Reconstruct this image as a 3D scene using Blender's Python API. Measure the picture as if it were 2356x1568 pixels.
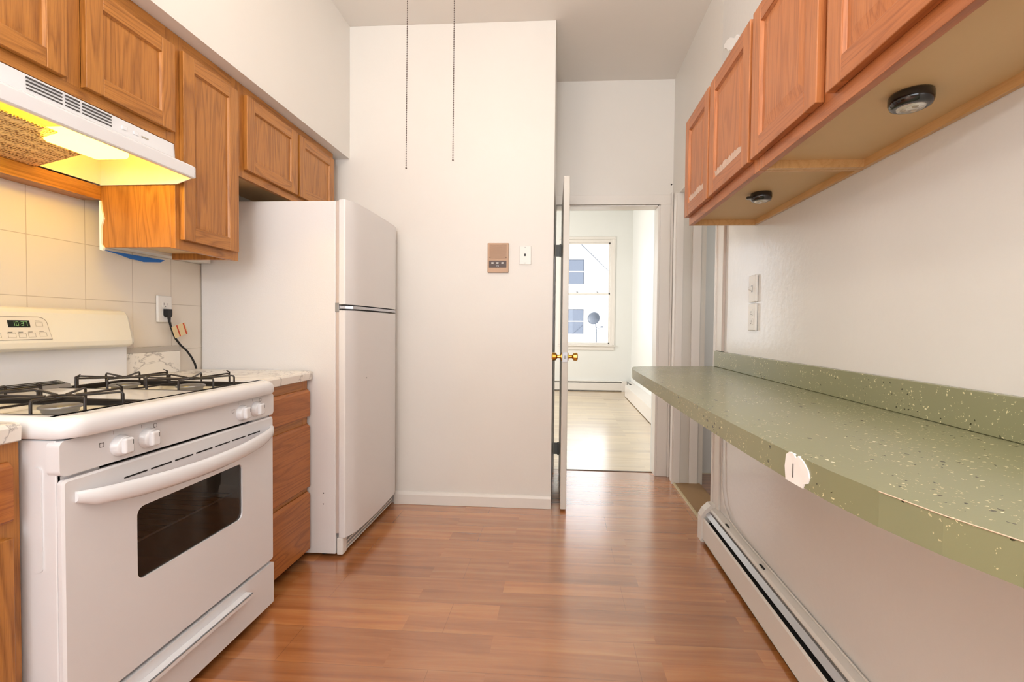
import bpy, bmesh, math, random
from mathutils import Vector, Matrix
random.seed(7)
for o in list(bpy.data.objects): bpy.data.objects.remove(o)
S = bpy.context.scene; COL = S.collection
# ------------------------------------------------------------------ camera
F, YAW, PIT, ROL, H, CX, CY = 1053.502, 3.579, -1.34, .588, 1.129, 44.541, -7.358
y_, t_, r_ = map(math.radians, (YAW, PIT, ROL))
fw = Vector((-math.sin(y_)*math.cos(t_), math.cos(y_)*math.cos(t_), math.sin(t_)))
rt = Vector((math.cos(y_), math.sin(y_), 0)); up = rt.cross(fw)
Rv = math.cos(r_)*rt + math.sin(r_)*up; Uv = -math.sin(r_)*rt + math.cos(r_)*up
cam = bpy.data.cameras.new('camera'); co = bpy.data.objects.new('camera', cam); COL.objects.link(co)
M = Matrix((Rv, Uv, -fw)).transposed().to_4x4(); M.translation = Vector((0, 0, H)); co.matrix_world = M
cam.sensor_fit = 'HORIZONTAL'; cam.sensor_width = 36; cam.lens = F/2356*36
cam.shift_x = -CX/2356; cam.shift_y = CY/2356; cam.clip_start = .02
S.camera = co
# ------------------------------------------------------------------ world, sun, added fill lights, exposure
W = bpy.data.worlds.new('world'); S.world = W; W.use_nodes = True
bg = W.node_tree.nodes['Background']; bg.inputs[0].default_value = (.92, .96, 1, 1); bg.inputs[1].default_value = 2.1
sun = bpy.data.lights.new('sun', 'SUN'); sun.energy = 11.0; sun.angle = .01; sun.color = (1, .97, .93)
so = bpy.data.objects.new('sun', sun); COL.objects.link(so)
so.rotation_euler = Vector((-.6, .5, -.62)).to_track_quat('-Z', 'Y').to_euler()
def area(name, loc, direction, sx, sy, watts, color):
    l = bpy.data.lights.new(name, 'AREA'); l.shape = 'RECTANGLE'; l.size = sx; l.size_y = sy
    l.energy = watts; l.color = color
    o = bpy.data.objects.new(name, l); COL.objects.link(o); o.location = loc
    o.rotation_euler = Vector(direction).to_track_quat('-Z', 'Z').to_euler(); return o
area('added_kitchen_fill', (-.45, -1.84, 1.65), (0, 1, .3), 1.9, 1.5, 33, (.88, .94, 1))  # added front fill behind the camera, brightens the kitchen
area('added_bedroom_fill', (-2.42, 6.3, 1.7), (1, 0, -.05), 1.5, 1.5, 100, (1, .985, .965))  # added fill at the bedroom's left wall, out of view, no window there
area('bounced_camera_flash', (-.15, -1.15, 1.75), (0, .28, 1), .35, .35, 76, (.95, .975, 1))
area('added_side_room_fill', (2.3, 2.7, 1.6), (-1, 0, 0), .8, 1.3, 9, (1, .97, .93))  # added unseen fill that brightens the side room
S.view_settings.view_transform = 'Standard'; S.view_settings.look = 'None'
S.view_settings.exposure = -0.10; S.view_settings.gamma = 1; S.view_settings.use_curve_mapping = False

# ------------------------------------------------------------------ materials
def srgb(r, g, b):
    f = lambda c: (c/255/12.92 if c/255 <= .04045 else ((c/255+.055)/1.055)**2.4)
    return (f(r), f(g), f(b), 1)
def newmat(name):
    m = bpy.data.materials.new(name); m.use_nodes = True
    return m, m.node_tree.nodes, m.node_tree.links, m.node_tree.nodes['Principled BSDF']
def N(nodes, t, **kw):
    n = nodes.new(t)
    for k, v in kw.items():
        if hasattr(n, k) and not isinstance(v, tuple): setattr(n, k, v)
        else: n.inputs[k].default_value = v
    return n
def ramp(nodes, stops):
    n = nodes.new('ShaderNodeValToRGB'); e = n.color_ramp.elements
    while len(e) < len(stops): e.new(.5)
    for i, (p, c) in enumerate(stops): e[i].position = p; e[i].color = c
    return n
def mathn(nodes, links, op, a, b=None):
    n = nodes.new('ShaderNodeMath'); n.operation = op
    for i, v in enumerate((a, b)):
        if v is None: continue
        if isinstance(v, (int, float)): n.inputs[i].default_value = v
        else: links.new(v, n.inputs[i])
    return n.outputs[0]
def mixc(nodes, links, fac, a, b, mode='MIX'):
    n = nodes.new('ShaderNodeMix'); n.data_type = 'RGBA'; n.blend_type = mode
    for sock, v in ((n.inputs['Factor'], fac), (n.inputs['A'], a), (n.inputs['B'], b)):
        if isinstance(v, (int, float, tuple)): sock.default_value = v
        else: links.new(v, sock)
    return n.outputs['Result']
def plain(name, col, rough=.5, metal=0, bump=0, bscale=60, var=0, coat=0, vscale=3, spec=.5):
    m, n, l, p = newmat(name)
    p.inputs['Base Color'].default_value = col; p.inputs['Roughness'].default_value = rough
    p.inputs['Metallic'].default_value = metal; p.inputs['Coat Weight'].default_value = coat
    p.inputs['Specular IOR Level'].default_value = spec
    tc = n.new('ShaderNodeTexCoord')
    nz = N(n, 'ShaderNodeTexNoise', Scale=vscale, Detail=4.0); l.new(tc.outputs['Object'], nz.inputs['Vector'])
    v = max(var, .015)
    l.new(mixc(n, l, nz.outputs['Fac'], tuple(c*(1-v) for c in col[:3])+(1,), tuple(min(1, c*(1+v)) for c in col[:3])+(1,)), p.inputs['Base Color'])
    if bump:
        n2 = N(n, 'ShaderNodeTexNoise', Scale=bscale, Detail=3.0); l.new(tc.outputs['Object'], n2.inputs['Vector'])
        b = N(n, 'ShaderNodeBump', Strength=bump, Distance=.004); l.new(n2.outputs['Fac'], b.inputs['Height']); l.new(b.outputs[0], p.inputs['Normal'])
    return m
def oak(name, axis, light=(186, 124, 56), dark=(116, 65, 20), rough=.36):
    m, n, l, p = newmat(name)
    tc = n.new('ShaderNodeTexCoord'); mp = n.new('ShaderNodeMapping')
    sc = [1, 1, 1]; sc['XYZ'.index(axis)] = .085
    mp.inputs['Scale'].default_value = sc; l.new(tc.outputs['Object'], mp.inputs['Vector'])
    big = N(n, 'ShaderNodeTexNoise', Scale=11.0, Detail=2.0, Distortion=.5); l.new(mp.outputs[0], big.inputs['Vector'])
    rings = mathn(n, l, 'FRACT', mathn(n, l, 'MULTIPLY', big.outputs['Fac'], 11.0))
    ringr = ramp(n, [(0, (.0, .0, .0, 1)), (.3, (.75, .75, .75, 1)), (.75, (1, 1, 1, 1)), (1, (.0, .0, .0, 1))]); l.new(rings, ringr.inputs[0])
    mp2 = n.new('ShaderNodeMapping'); sc2 = [1, 1, 1]; sc2['XYZ'.index(axis)] = .03
    mp2.inputs['Scale'].default_value = sc2; l.new(tc.outputs['Object'], mp2.inputs['Vector'])
    fine = N(n, 'ShaderNodeTexNoise', Scale=420.0, Detail=3.0); l.new(mp2.outputs[0], fine.inputs['Vector'])
    finer = ramp(n, [(.36, (.2, .2, .2, 1)), (.55, (1, 1, 1, 1))]); l.new(fine.outputs['Fac'], finer.inputs[0])
    f = mixc(n, l, .42, ringr.outputs[0], finer.outputs[0])
    c = mixc(n, l, f, srgb(*dark), srgb(*light))
    tint = N(n, 'ShaderNodeTexNoise', Scale=2.5, Detail=1.0); l.new(tc.outputs['Object'], tint.inputs['Vector'])
    c = mixc(n, l, mathn(n, l, 'MULTIPLY', tint.outputs['Fac'], .35), c, srgb(min(255, light[0]+8), int(light[1]*.97), int(light[2]*.85)))
    l.new(c, p.inputs['Base Color']); p.inputs['Roughness'].default_value = rough
    p.inputs['Coat Weight'].default_value = .12; p.inputs['Coat Roughness'].default_value = .25
    b = N(n, 'ShaderNodeBump', Strength=.15, Distance=.001); l.new(finer.outputs[0], b.inputs['Height']); l.new(b.outputs[0], p.inputs['Normal'])
    return m
def planks(name, light, mid, dark, rough=.24, bright=1.0):
    m, n, l, p = newmat(name)
    tc = n.new('ShaderNodeTexCoord')
    def brick(w, h, off, mortar, shift):
        mp = n.new('ShaderNodeMapping'); mp.inputs['Location'].default_value = shift; l.new(tc.outputs['Object'], mp.inputs['Vector'])
        b = n.new('ShaderNodeTexBrick'); b.offset = off; b.offset_frequency = 2; b.squash = 1
        b.inputs['Scale'].default_value = 1; b.inputs['Brick Width'].default_value = w; b.inputs['Row Height'].default_value = h
        b.inputs['Mortar Size'].default_value = mortar; b.inputs['Mortar Smooth'].default_value = 0
        b.inputs['Color1'].default_value = (0, 0, 0, 1); b.inputs['Color2'].default_value = (1, 1, 1, 1); b.inputs['Mortar'].default_value = (.5, .5, .5, 1)
        b.inputs['Bias'].default_value = 0
        l.new(mp.outputs[0], b.inputs['Vector']); return b
    strip = brick(.93, .091, .37, 0, (.23, 0, 0)); board = brick(1.22, .182, .43, .0011, (.42, 0, 0))
    mp = n.new('ShaderNodeMapping'); mp.inputs['Scale'].default_value = (.09, 1.5, 1); l.new(tc.outputs['Object'], mp.inputs['Vector'])
    off = n.new('ShaderNodeVectorMath'); off.operation = 'ADD'; l.new(mp.outputs[0], off.inputs[0])
    sc = n.new('ShaderNodeVectorMath'); sc.operation = 'SCALE'; sc.inputs['Scale'].default_value = 7; l.new(strip.outputs['Color'], sc.inputs[0]); l.new(sc.outputs[0], off.inputs[1])
    g = N(n, 'ShaderNodeTexNoise', Scale=13.0, Detail=6.0, Distortion=.6, Roughness=.6); l.new(off.outputs[0], g.inputs['Vector'])
    gr = ramp(n, [(.3, dark), (.5, mid), (.72, light)]); l.new(g.outputs['Fac'], gr.inputs[0])
    fine = N(n, 'ShaderNodeTexNoise', Scale=120.0, Detail=2.0); l.new(off.outputs[0], fine.inputs['Vector'])
    c = mixc(n, l, mathn(n, l, 'MULTIPLY', fine.outputs['Fac'], .3), gr.outputs[0], mid)
    tone = ramp(n, [(0, (.76, .72, .70, 1)), (.5, (.93, .92, .9, 1)), (1, (1.08, 1.06, 1.02, 1))]); l.new(strip.outputs['Color'], tone.inputs[0])
    c = mixc(n, l, 1.0, c, tone.outputs[0], 'MULTIPLY')
    c = mixc(n, l, mathn(n, l, 'MULTIPLY', board.outputs['Fac'], .45), c, tuple(x*.4 for x in dark[:3])+(1,))
    l.new(c, p.inputs['Base Color']); p.inputs['Coat Weight'].default_value = 1.0; p.inputs['Coat IOR'].default_value = 2.1; p.inputs['Coat Roughness'].default_value = .19
    rn = N(n, 'ShaderNodeTexNoise', Scale=3.0, Detail=5.0); l.new(tc.outputs['Object'], rn.inputs['Vector'])
    l.new(mathn(n, l, 'ADD', mathn(n, l, 'MULTIPLY', rn.outputs['Fac'], .12), rough-.06), p.inputs['Roughness'])
    bh = mathn(n, l, 'ADD', mathn(n, l, 'MULTIPLY', fine.outputs['Fac'], .25), mathn(n, l, 'MULTIPLY', board.outputs['Fac'], -1.0))
    b = N(n, 'ShaderNodeBump', Strength=.35, Distance=.0008); l.new(bh, b.inputs['Height']); l.new(b.outputs[0], p.inputs['Normal'])
    return m
def tilemat():
    m, n, l, p = newmat('cream_wall_tile')
    tc = n.new('ShaderNodeTexCoord'); sp = n.new('ShaderNodeSeparateXYZ'); l.new(tc.outputs['Object'], sp.inputs[0])
    cb = n.new('ShaderNodeCombineXYZ')
    l.new(mathn(n, l, 'ADD', sp.outputs['Y'], -1.405+.187*20), cb.inputs[0]); l.new(mathn(n, l, 'ADD', sp.outputs['Z'], -1.215+.203*20), cb.inputs[1])
    b = n.new('ShaderNodeTexBrick'); b.offset = 0; b.squash = 1; l.new(cb.outputs[0], b.inputs['Vector'])
    for k, v in (('Scale', 1), ('Brick Width', .187), ('Row Height', .203), ('Mortar Size', .0014), ('Mortar Smooth', .2), ('Bias', 0)): b.inputs[k].default_value = v
    b.inputs['Color1'].default_value = srgb(232, 222, 208); b.inputs['Color2'].default_value = srgb(229, 219, 206); b.inputs['Mortar'].default_value = srgb(196, 182, 166)
    l.new(b.outputs['Color'], p.inputs['Base Color']); p.inputs['Roughness'].default_value = .28
    nz = N(n, 'ShaderNodeTexNoise', Scale=9.0, Detail=2.0); l.new(tc.outputs['Object'], nz.inputs['Vector'])
    hh = mathn(n, l, 'ADD', mathn(n, l, 'MULTIPLY', nz.outputs['Fac'], .4), mathn(n, l, 'MULTIPLY', b.outputs['Fac'], -1.0))
    bp = N(n, 'ShaderNodeBump', Strength=.4, Distance=.0015); l.new(hh, bp.inputs['Height']); l.new(bp.outputs[0], p.inputs['Normal'])
    return m
def marble():
    m, n, l, p = newmat('white_marble_laminate')
    tc = n.new('ShaderNodeTexCoord')
    mp = n.new('ShaderNodeMapping'); mp.inputs['Rotation'].default_value = (.3, .5, .7); l.new(tc.outputs['Object'], mp.inputs['Vector'])
    nz = N(n, 'ShaderNodeTexNoise', Scale=3.2, Detail=9.0, Distortion=1.4, Roughness=.6); l.new(mp.outputs[0], nz.inputs['Vector'])
    a = mathn(n, l, 'ABSOLUTE', mathn(n, l, 'SUBTRACT', nz.outputs['Fac'], .5))
    r = ramp(n, [(0, srgb(172, 164, 158)), (.008, srgb(212, 206, 198)), (.022, srgb(236, 230, 221))]); l.new(a, r.inputs[0])
    l.new(r.outputs[0], p.inputs['Base Color']); p.inputs['Roughness'].default_value = .22
    return m
def speckle():
    m, n, l, p = newmat('olive_speckled_laminate')
    tc = n.new('ShaderNodeTexCoord')
    base = N(n, 'ShaderNodeTexNoise', Scale=2.2, Detail=3.0); l.new(tc.outputs['Object'], base.inputs['Vector'])
    c = mixc(n, l, base.outputs['Fac'], srgb(136, 137, 104), srgb(148, 147, 114))
    mask = N(n, 'ShaderNodeTexNoise', Scale=9.0, Detail=3.0); l.new(tc.outputs['Object'], mask.inputs['Vector'])
    for sc, thr, pick, col, ms in ((105, .22, .20, srgb(222, 212, 168), .47), (90, .22, .15, srgb(56, 58, 40), .47), (48, .17, .10, srgb(40, 44, 34), .48), (52, .15, .10, srgb(228, 222, 186), .48), (170, .26, .22, srgb(200, 190, 148), .46)):
        mp = n.new('ShaderNodeMapping'); mp.inputs['Location'].default_value = (sc*.37, sc*.11, sc*.23); l.new(tc.outputs['Object'], mp.inputs['Vector'])
        wv = N(n, 'ShaderNodeTexNoise', Scale=float(sc)*1.3, Detail=1.0); l.new(mp.outputs[0], wv.inputs['Vector'])
        add = n.new('ShaderNodeVectorMath'); add.operation = 'MULTIPLY_ADD'; l.new(wv.outputs['Color'], add.inputs[0]); add.inputs[1].default_value = (.012, .012, .012); l.new(mp.outputs[0], add.inputs[2])
        v = n.new('ShaderNodeTexVoronoi'); v.inputs['Scale'].default_value = sc; l.new(add.outputs[0], v.inputs['Vector'])
        s2 = n.new('ShaderNodeSeparateColor'); l.new(v.outputs['Color'], s2.inputs[0])
        k = mathn(n, l, 'MULTIPLY', mathn(n, l, 'LESS_THAN', v.outputs['Distance'], thr), mathn(n, l, 'LESS_THAN', s2.outputs[0], pick))
        k = mathn(n, l, 'MULTIPLY', k, mathn(n, l, 'GREATER_THAN', mask.outputs['Fac'], ms))
        c = mixc(n, l, k, c, col)
    l.new(c, p.inputs['Base Color']); p.inputs['Roughness'].default_value = .25
    n2 = N(n, 'ShaderNodeTexNoise', Scale=140.0, Detail=2.0); l.new(tc.outputs['Object'], n2.inputs['Vector'])
    b = N(n, 'ShaderNodeBump', Strength=.12, Distance=.001); l.new(n2.outputs['Fac'], b.inputs['Height']); l.new(b.outputs[0], p.inputs['Normal'])
    return m
def emit(name, col, s):
    m, n, l, p = newmat(name); p.inputs['Base Color'].default_value = col
    p.inputs['Emission Color'].default_value = col; p.inputs['Emission Strength'].default_value = s; return m
def glass(name, tint=(1, 1, 1, 1), refl=.08, rough=.02):
    m, n, l, p = newmat(name); n.remove(p)
    t = n.new('ShaderNodeBsdfTransparent'); t.inputs[0].default_value = tint
    g = n.new('ShaderNodeBsdfGlossy'); g.inputs['Roughness'].default_value = rough
    fr = n.new('ShaderNodeFresnel'); fr.inputs[0].default_value = 1.45
    mx = n.new('ShaderNodeMixShader'); l.new(mathn(n, l, 'ADD', fr.outputs[0], refl), mx.inputs[0]); l.new(t.outputs[0], mx.inputs[1]); l.new(g.outputs[0], mx.inputs[2])
    l.new(mx.outputs[0], n['Material Output'].inputs['Surface']); return m
def meshfilter():
    m, n, l, p = newmat('aluminium_mesh_filter')
    tc = n.new('ShaderNodeTexCoord')
    v = n.new('ShaderNodeTexVoronoi'); v.feature = 'DISTANCE_TO_EDGE'; v.inputs['Scale'].default_value = 115; v.inputs['Randomness'].default_value = .45; l.new(tc.outputs['Object'], v.inputs['Vector'])
    r = ramp(n, [(.05, srgb(250, 225, 175)), (.3, srgb(140, 100, 50))]); l.new(v.outputs['Distance'], r.inputs[0]); l.new(r.outputs[0], p.inputs['Base Color'])
    p.inputs['Metallic'].default_value = .7; p.inputs['Roughness'].default_value = .35
    b = N(n, 'ShaderNodeBump', Strength=.9, Distance=.004); b.invert = True; l.new(v.outputs['Distance'], b.inputs['Height']); l.new(b.outputs[0], p.inputs['Normal'])
    return m
def siding():
    m, n, l, p = newmat('white_clapboard')
    tc = n.new('ShaderNodeTexCoord'); sp = n.new('ShaderNodeSeparateXYZ'); l.new(tc.outputs['Object'], sp.inputs[0])
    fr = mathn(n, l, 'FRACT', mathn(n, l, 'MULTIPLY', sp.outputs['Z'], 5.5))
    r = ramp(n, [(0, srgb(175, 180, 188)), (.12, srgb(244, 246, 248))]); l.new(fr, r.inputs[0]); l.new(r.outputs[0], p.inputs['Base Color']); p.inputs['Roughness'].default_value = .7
    return m
WALL = plain('cream_semi_gloss_wall_paint', srgb(231, 226, 219), .4, bump=.10, bscale=45, var=.02)
WALLR = plain('glossy_white_wall_paint', srgb(229, 226, 222), .17, bump=.14, bscale=38, var=.02)
CEIL = plain('flat_ceiling_paint', srgb(232, 226, 218), .7, bump=.05)
WALL2 = plain('white_bedroom_paint', srgb(232, 232, 228), .55)
TRIM = plain('white_gloss_trim_paint', srgb(232, 226, 219), .3, bump=.08, bscale=25, var=.03)
TRIMG = plain('worn_grey_white_trim_paint', srgb(214, 209, 200), .28, bump=.2, bscale=18, var=.05)
FLOOR = planks('oak_laminate_planks', srgb(208, 146, 90), srgb(189, 120, 66), srgb(158, 93, 48))
FLOOR2 = planks('pale_oak_laminate_planks', srgb(222, 200, 164), srgb(208, 184, 146), srgb(188, 160, 120), .3)
FLOOR3 = planks('brown_plank_floor', srgb(170, 115, 70), srgb(150, 96, 55), srgb(120, 74, 40), .4)
TILE = tilemat(); MARB = marble(); SPECK = speckle()
OZ = oak('honey_oak_vertical_grain', 'Z'); OY = oak('honey_oak_horizontal_grain', 'Y')
OZR = oak('red_oak_vertical_grain', 'Z', (192, 122, 72), (148, 84, 42)); OYR = oak('red_oak_horizontal_grain', 'Y', (182, 112, 64), (138, 76, 38))
ODK = oak('base_oak_horizontal_grain', 'Y', (182, 112, 48), (126, 64, 20))
PLY = plain('tan_plywood_underside', srgb(214, 182, 136), .5, var=.05, vscale=8)
PLYE = oak('pale_birch_edge', 'Y', (216, 174, 120), (196, 150, 96))
STREAK = plain('whitish_streaks', srgb(214, 186, 166), .35, var=.2, vscale=60)
APP = plain('white_appliance_enamel', srgb(231, 230, 232), .22, coat=.4)
APPC = plain('cream_appliance_plastic', srgb(232, 226, 212), .3, coat=.2)
FRI = plain('white_textured_refrigerator_steel', srgb(228, 224, 222), .3, bump=.12, bscale=260)
BLK = plain('matte_black_cast_wire', srgb(38, 30, 26), .42)
BLKG = plain('glossy_black_plastic', srgb(14, 14, 18), .12, coat=.5)
RUB = plain('black_rubber', srgb(18, 17, 18), .5)
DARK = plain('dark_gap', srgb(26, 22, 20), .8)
OVEN = plain('brown_enamel_oven_liner', srgb(176, 152, 128), .35, var=.35, vscale=9)
GREY = plain('grey_steel', srgb(150, 148, 146), .35, metal=.8)
SILV = plain('satin_aluminium', srgb(196, 196, 200), .35, metal=.6)
CHROME = plain('chrome', srgb(190, 190, 195), .15, metal=1)
BRASS = plain('polished_brass', srgb(212, 160, 72), .18, metal=1)
WHP = plain('white_plastic', srgb(236, 232, 226), .3)
BEI = plain('tan_intercom_plastic', srgb(192, 154, 122), .4, var=.04)
BRN = plain('dark_brown_plastic', srgb(74, 50, 40), .4)
PINK = plain('pink_grey_gap', srgb(198, 182, 172), .5)
PAPER = plain('cream_paper_tag', srgb(222, 200, 156), .6)
RED = plain('red_print', srgb(196, 62, 34), .6)
BLUE = plain('blue_masking_tape', srgb(42, 116, 205), .6)
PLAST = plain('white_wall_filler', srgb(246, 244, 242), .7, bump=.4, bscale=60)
DISP = plain('green_black_display', srgb(14, 22, 12), .15)
GRN = emit('green_digits', srgb(120, 160, 100), .25)
MARK = plain('dark_grey_print', srgb(70, 66, 64), .5)
LMARK = plain('light_grey_print', srgb(176, 166, 150), .5)
LENS = emit('warm_hood_lamp_lens', (1, .64, .035, 1), 22)
REFL = plain('faceted_reflector', srgb(222, 220, 214), .15, metal=.5, bump=.5, bscale=130)
FILT = meshfilter(); CLR = glass('clear_window_glass', refl=-.02); OVG = glass('smoked_oven_glass', (.8, .74, .66, 1), .03, .03)
SIDING = siding(); HGL = plain('blue_grey_window_glass', srgb(96, 104, 118), .3)
DISHM = plain('grey_dish_metal', srgb(84, 90, 100), .5); ROOF = plain('pale_roof_felt', srgb(215, 216, 218), .8)
WEAR = plain('bare_salmon_substrate', srgb(224, 196, 170), .6)
HING = plain('painted_hinge_steel', srgb(176, 176, 170), .3)

# ------------------------------------------------------------------ mesh helpers
class MB:
    def __init__(s): s.v = []; s.f = []; s.m = []; s.sm = []; s.mats = []
    def mi(s, mat):
        if mat not in s.mats: s.mats.append(mat)
        return s.mats.index(mat)
    def add(s, vs, fs, mat, smooth=False):
        b = len(s.v); s.v += [tuple(v) for v in vs]; i = s.mi(mat)
        for f in fs: s.f.append(tuple(b+k for k in f)); s.m.append(i); s.sm.append(smooth)
    def box(s, x0, x1, y0, y1, z0, z1, mat, rot=None):
        x0, x1 = sorted((x0, x1)); y0, y1 = sorted((y0, y1)); z0, z1 = sorted((z0, z1))
        vs = [Vector((x, y, z)) for z in (z0, z1) for y in (y0, y1) for x in (x0, x1)]
        if rot:
            c = Vector(((x0+x1)/2, (y0+y1)/2, (z0+z1)/2)); vs = [c+rot @ (v-c) for v in vs]
        s.add(vs, [(0, 2, 3, 1), (4, 5, 7, 6), (0, 1, 5, 4), (2, 6, 7, 3), (0, 4, 6, 2), (1, 3, 7, 5)], mat); return s
    def prism(s, poly, axis, a0, a1, mat, smooth=False):
        ax = 'XYZ'.index(axis)
        def p(q, a): q = list(q); q.insert(ax, a); return Vector(q)
        n = len(poly); vs = [p(q, a0) for q in poly]+[p(q, a1) for q in poly]
        s.add(vs, [tuple(range(n))[::-1], tuple(range(n, 2*n))], mat)
        s.add(vs, [(i, (i+1) % n, n+(i+1) % n, n+i) for i in range(n)], mat, smooth); return s
    def tube(s, pts, r, mat, seg=8, cap=True):
        pts = [Vector(p) for p in pts]; rings = []; pu = None
        for i, p in enumerate(pts):
            d = (pts[min(i+1, len(pts)-1)]-pts[max(i-1, 0)]).normalized()
            u = (Vector((0, 0, 1)) if abs(d.z) < .9 else Vector((1, 0, 0))) if pu is None else pu
            u = (u-d*u.dot(d)).normalized(); pu = u; w = d.cross(u)
            rr = r[i] if isinstance(r, (list, tuple)) else r
            rings.append([p+u*rr*math.cos(2*math.pi*k/seg)+w*rr*math.sin(2*math.pi*k/seg) for k in range(seg)])
        vs = [v for q in rings for v in q]; fs = []
        for i in range(len(rings)-1):
            for k in range(seg): fs.append((i*seg+k, i*seg+(k+1) % seg, (i+1)*seg+(k+1) % seg, (i+1)*seg+k))
        s.add(vs, fs, mat, True)
        if cap: s.add(vs, [tuple(range(seg))[::-1], tuple((len(rings)-1)*seg+k for k in range(seg))], mat)
        return s
    def lathe(s, prof, c, axis, mat, seg=24, smooth=True):
        c = Vector(c); a = Vector(axis).normalized(); u = a.orthogonal().normalized(); w = a.cross(u); vs = []; fs = []
        for (r, h) in prof:
            for k in range(seg): th = 2*math.pi*k/seg; vs.append(c+a*h+(u*math.cos(th)+w*math.sin(th))*max(r, 1e-5))
        for i in range(len(prof)-1):
            for k in range(seg): fs.append((i*seg+k, i*seg+(k+1) % seg, (i+1)*seg+(k+1) % seg, (i+1)*seg+k))
        s.add(vs, fs, mat, smooth); return s
    def quad(s, vs, mat): s.add([Vector(v) for v in vs], [tuple(range(len(vs)))], mat); return s
def base(o):
    return o['_b'] if '_b' in o else (0, 0, 0)
def build(name, mb, parent=None, bevel=0, at=None, label=None, seg=2):
    me = bpy.data.meshes.new(name)
    b = Vector(at) if at is not None else (BASES[parent.name] if parent else Vector((0, 0, 0)))
    me.from_pydata([tuple(Vector(v)-b) for v in mb.v], [], mb.f)
    for m in mb.mats: me.materials.append(m)
    for p, mi, sm in zip(me.polygons, mb.m, mb.sm): p.material_index = mi; p.use_smooth = sm
    bm = bmesh.new(); bm.from_mesh(me); bmesh.ops.recalc_face_normals(bm, faces=bm.faces); bm.to_mesh(me); bm.free()
    o = bpy.data.objects.new(name, me); COL.objects.link(o)
    if parent: o.parent = parent
    else: o.location = b
    BASES[o.name] = b
    if bevel:
        md = o.modifiers.new('bevel', 'BEVEL'); md.width = bevel; md.segments = seg; md.limit_method = 'ANGLE'; md.angle_limit = math.radians(40); md.harden_normals = True
    if label: o['label'] = label
    return o
BASES = {}
def thing(name, loc, label, cat, group=None):
    o = bpy.data.objects.new(name, None); COL.objects.link(o); o.location = loc; o.empty_display_size = .05
    BASES[o.name] = Vector(loc); o['label'] = label; o['category'] = cat
    if group: o['group'] = group
    return o
def tag(o, label, cat, group=None):
    o['label'] = label; o['category'] = cat
    if group: o['group'] = group
    return o
def struct(name, mb, bevel=0, parent=None):
    o = build(name, mb, parent, bevel)
    if not parent: o['kind'] = 'structure'
    return o
def rrect(a0, a1, b0, b1, r, n=6):
    pts = []
    for (ca, cb, st) in ((a1-r, b1-r, 0), (a0+r, b1-r, 90), (a0+r, b0+r, 180), (a1-r, b0+r, 270)):
        for i in range(n+1):
            t = math.radians(st+90*i/n); pts.append((ca+r*math.cos(t), cb+r*math.sin(t)))
    return pts

# ================================================================== SETTING
XL, XR, YM, YF, ZC = -1.755, .84, 2.837, 3.543, 3.0
struct('floor', MB().box(-1.85, .88, -2.0, 3.64, -.05, 0, FLOOR))
struct('ceiling', MB().box(-1.9, 1.1, -2.05, 3.66, ZC, ZC+.06, CEIL))
struct('wall_left', MB().box(XL-.1, XL, -2.0, YM, 0, 2.175, TILE).box(XL-.1, XL, -2.0, YM, 2.175, ZC, WALL))
struct('wall_soffit', MB().box(XL, -1.337, -2.0, YM, 2.175, ZC, WALL))
struct('wall_middle', MB().box(XL-.1, -.045, YM, YM+.8, 0, ZC, WALL), .003)
struct('wall_far', MB().box(-.045, -.038, YF, YF+.1, 0, ZC, WALL).box(-.038, .737, YF, YF+.1, 2.063, ZC, WALL).box(.737, XR+.16, YF, YF+.1, 0, ZC, WALL))
struct('wall_right', MB().box(XR, XR+.16, -2.0, 2.515, 0, ZC, WALLR).box(XR, XR+.16, 2.515, 3.37, 2.1, ZC, WALL).box(XR, XR+.16, 3.37, YF, 0, ZC, WALL))
# unseen wall behind the camera; window and opening added to let light in
wy = -2.0
struct('wall_near', MB().box(XL-.1, -1.45, wy-.1, wy, 0, ZC, WALL).box(.55, XR+.16, wy-.1, wy, 0, ZC, WALL).box(-1.45, .55, wy-.1, wy, 0, .85, WALL).box(-1.45, .55, wy-.1, wy, 2.45, ZC, WALL))
w2 = struct('window_added', MB().box(-1.45, .55, wy-.08, wy-.02, .85, .91, TRIM).box(-1.45, .55, wy-.08, wy-.02, 2.39, 2.45, TRIM).box(-1.45, -1.39, wy-.08, wy-.02, .85, 2.45, TRIM).box(.49, .55, wy-.08, wy-.02, .85, 2.45, TRIM).box(-.48, -.42, wy-.08, wy-.02, .85, 2.45, TRIM))
# baseboard on middle wall (hand painted, slightly wavy top)
struct('baseboard_middle', MB().prism([(YM-.018, 0), (YM-.018, .062), (YM-.010, .078), (YM, .082), (YM, 0)], 'X', -1.04, -.045, TRIM), .002)
# far doorway casing
mbt = MB()
mbt.box(-.0445, -.038, YF-.010, YF+.05, 0, 2.049, TRIM)
mbt.box(.730, .752, YF-.012, YF+.098, 0, 2.055, TRIM).box(-.036, .729, YF-.012, YF+.098, 2.050, 2.061, TRIM)
mbt.box(.745, .822, YF-.02, YF, 0, 2.063, TRIM).box(-.044, .822, YF-.02, YF, 2.063, 2.135, TRIM)
mbt.box(.822, .838, YF-.03, YF, 0, 2.15, TRIM)
struct('trim_1', mbt, .003)
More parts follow.
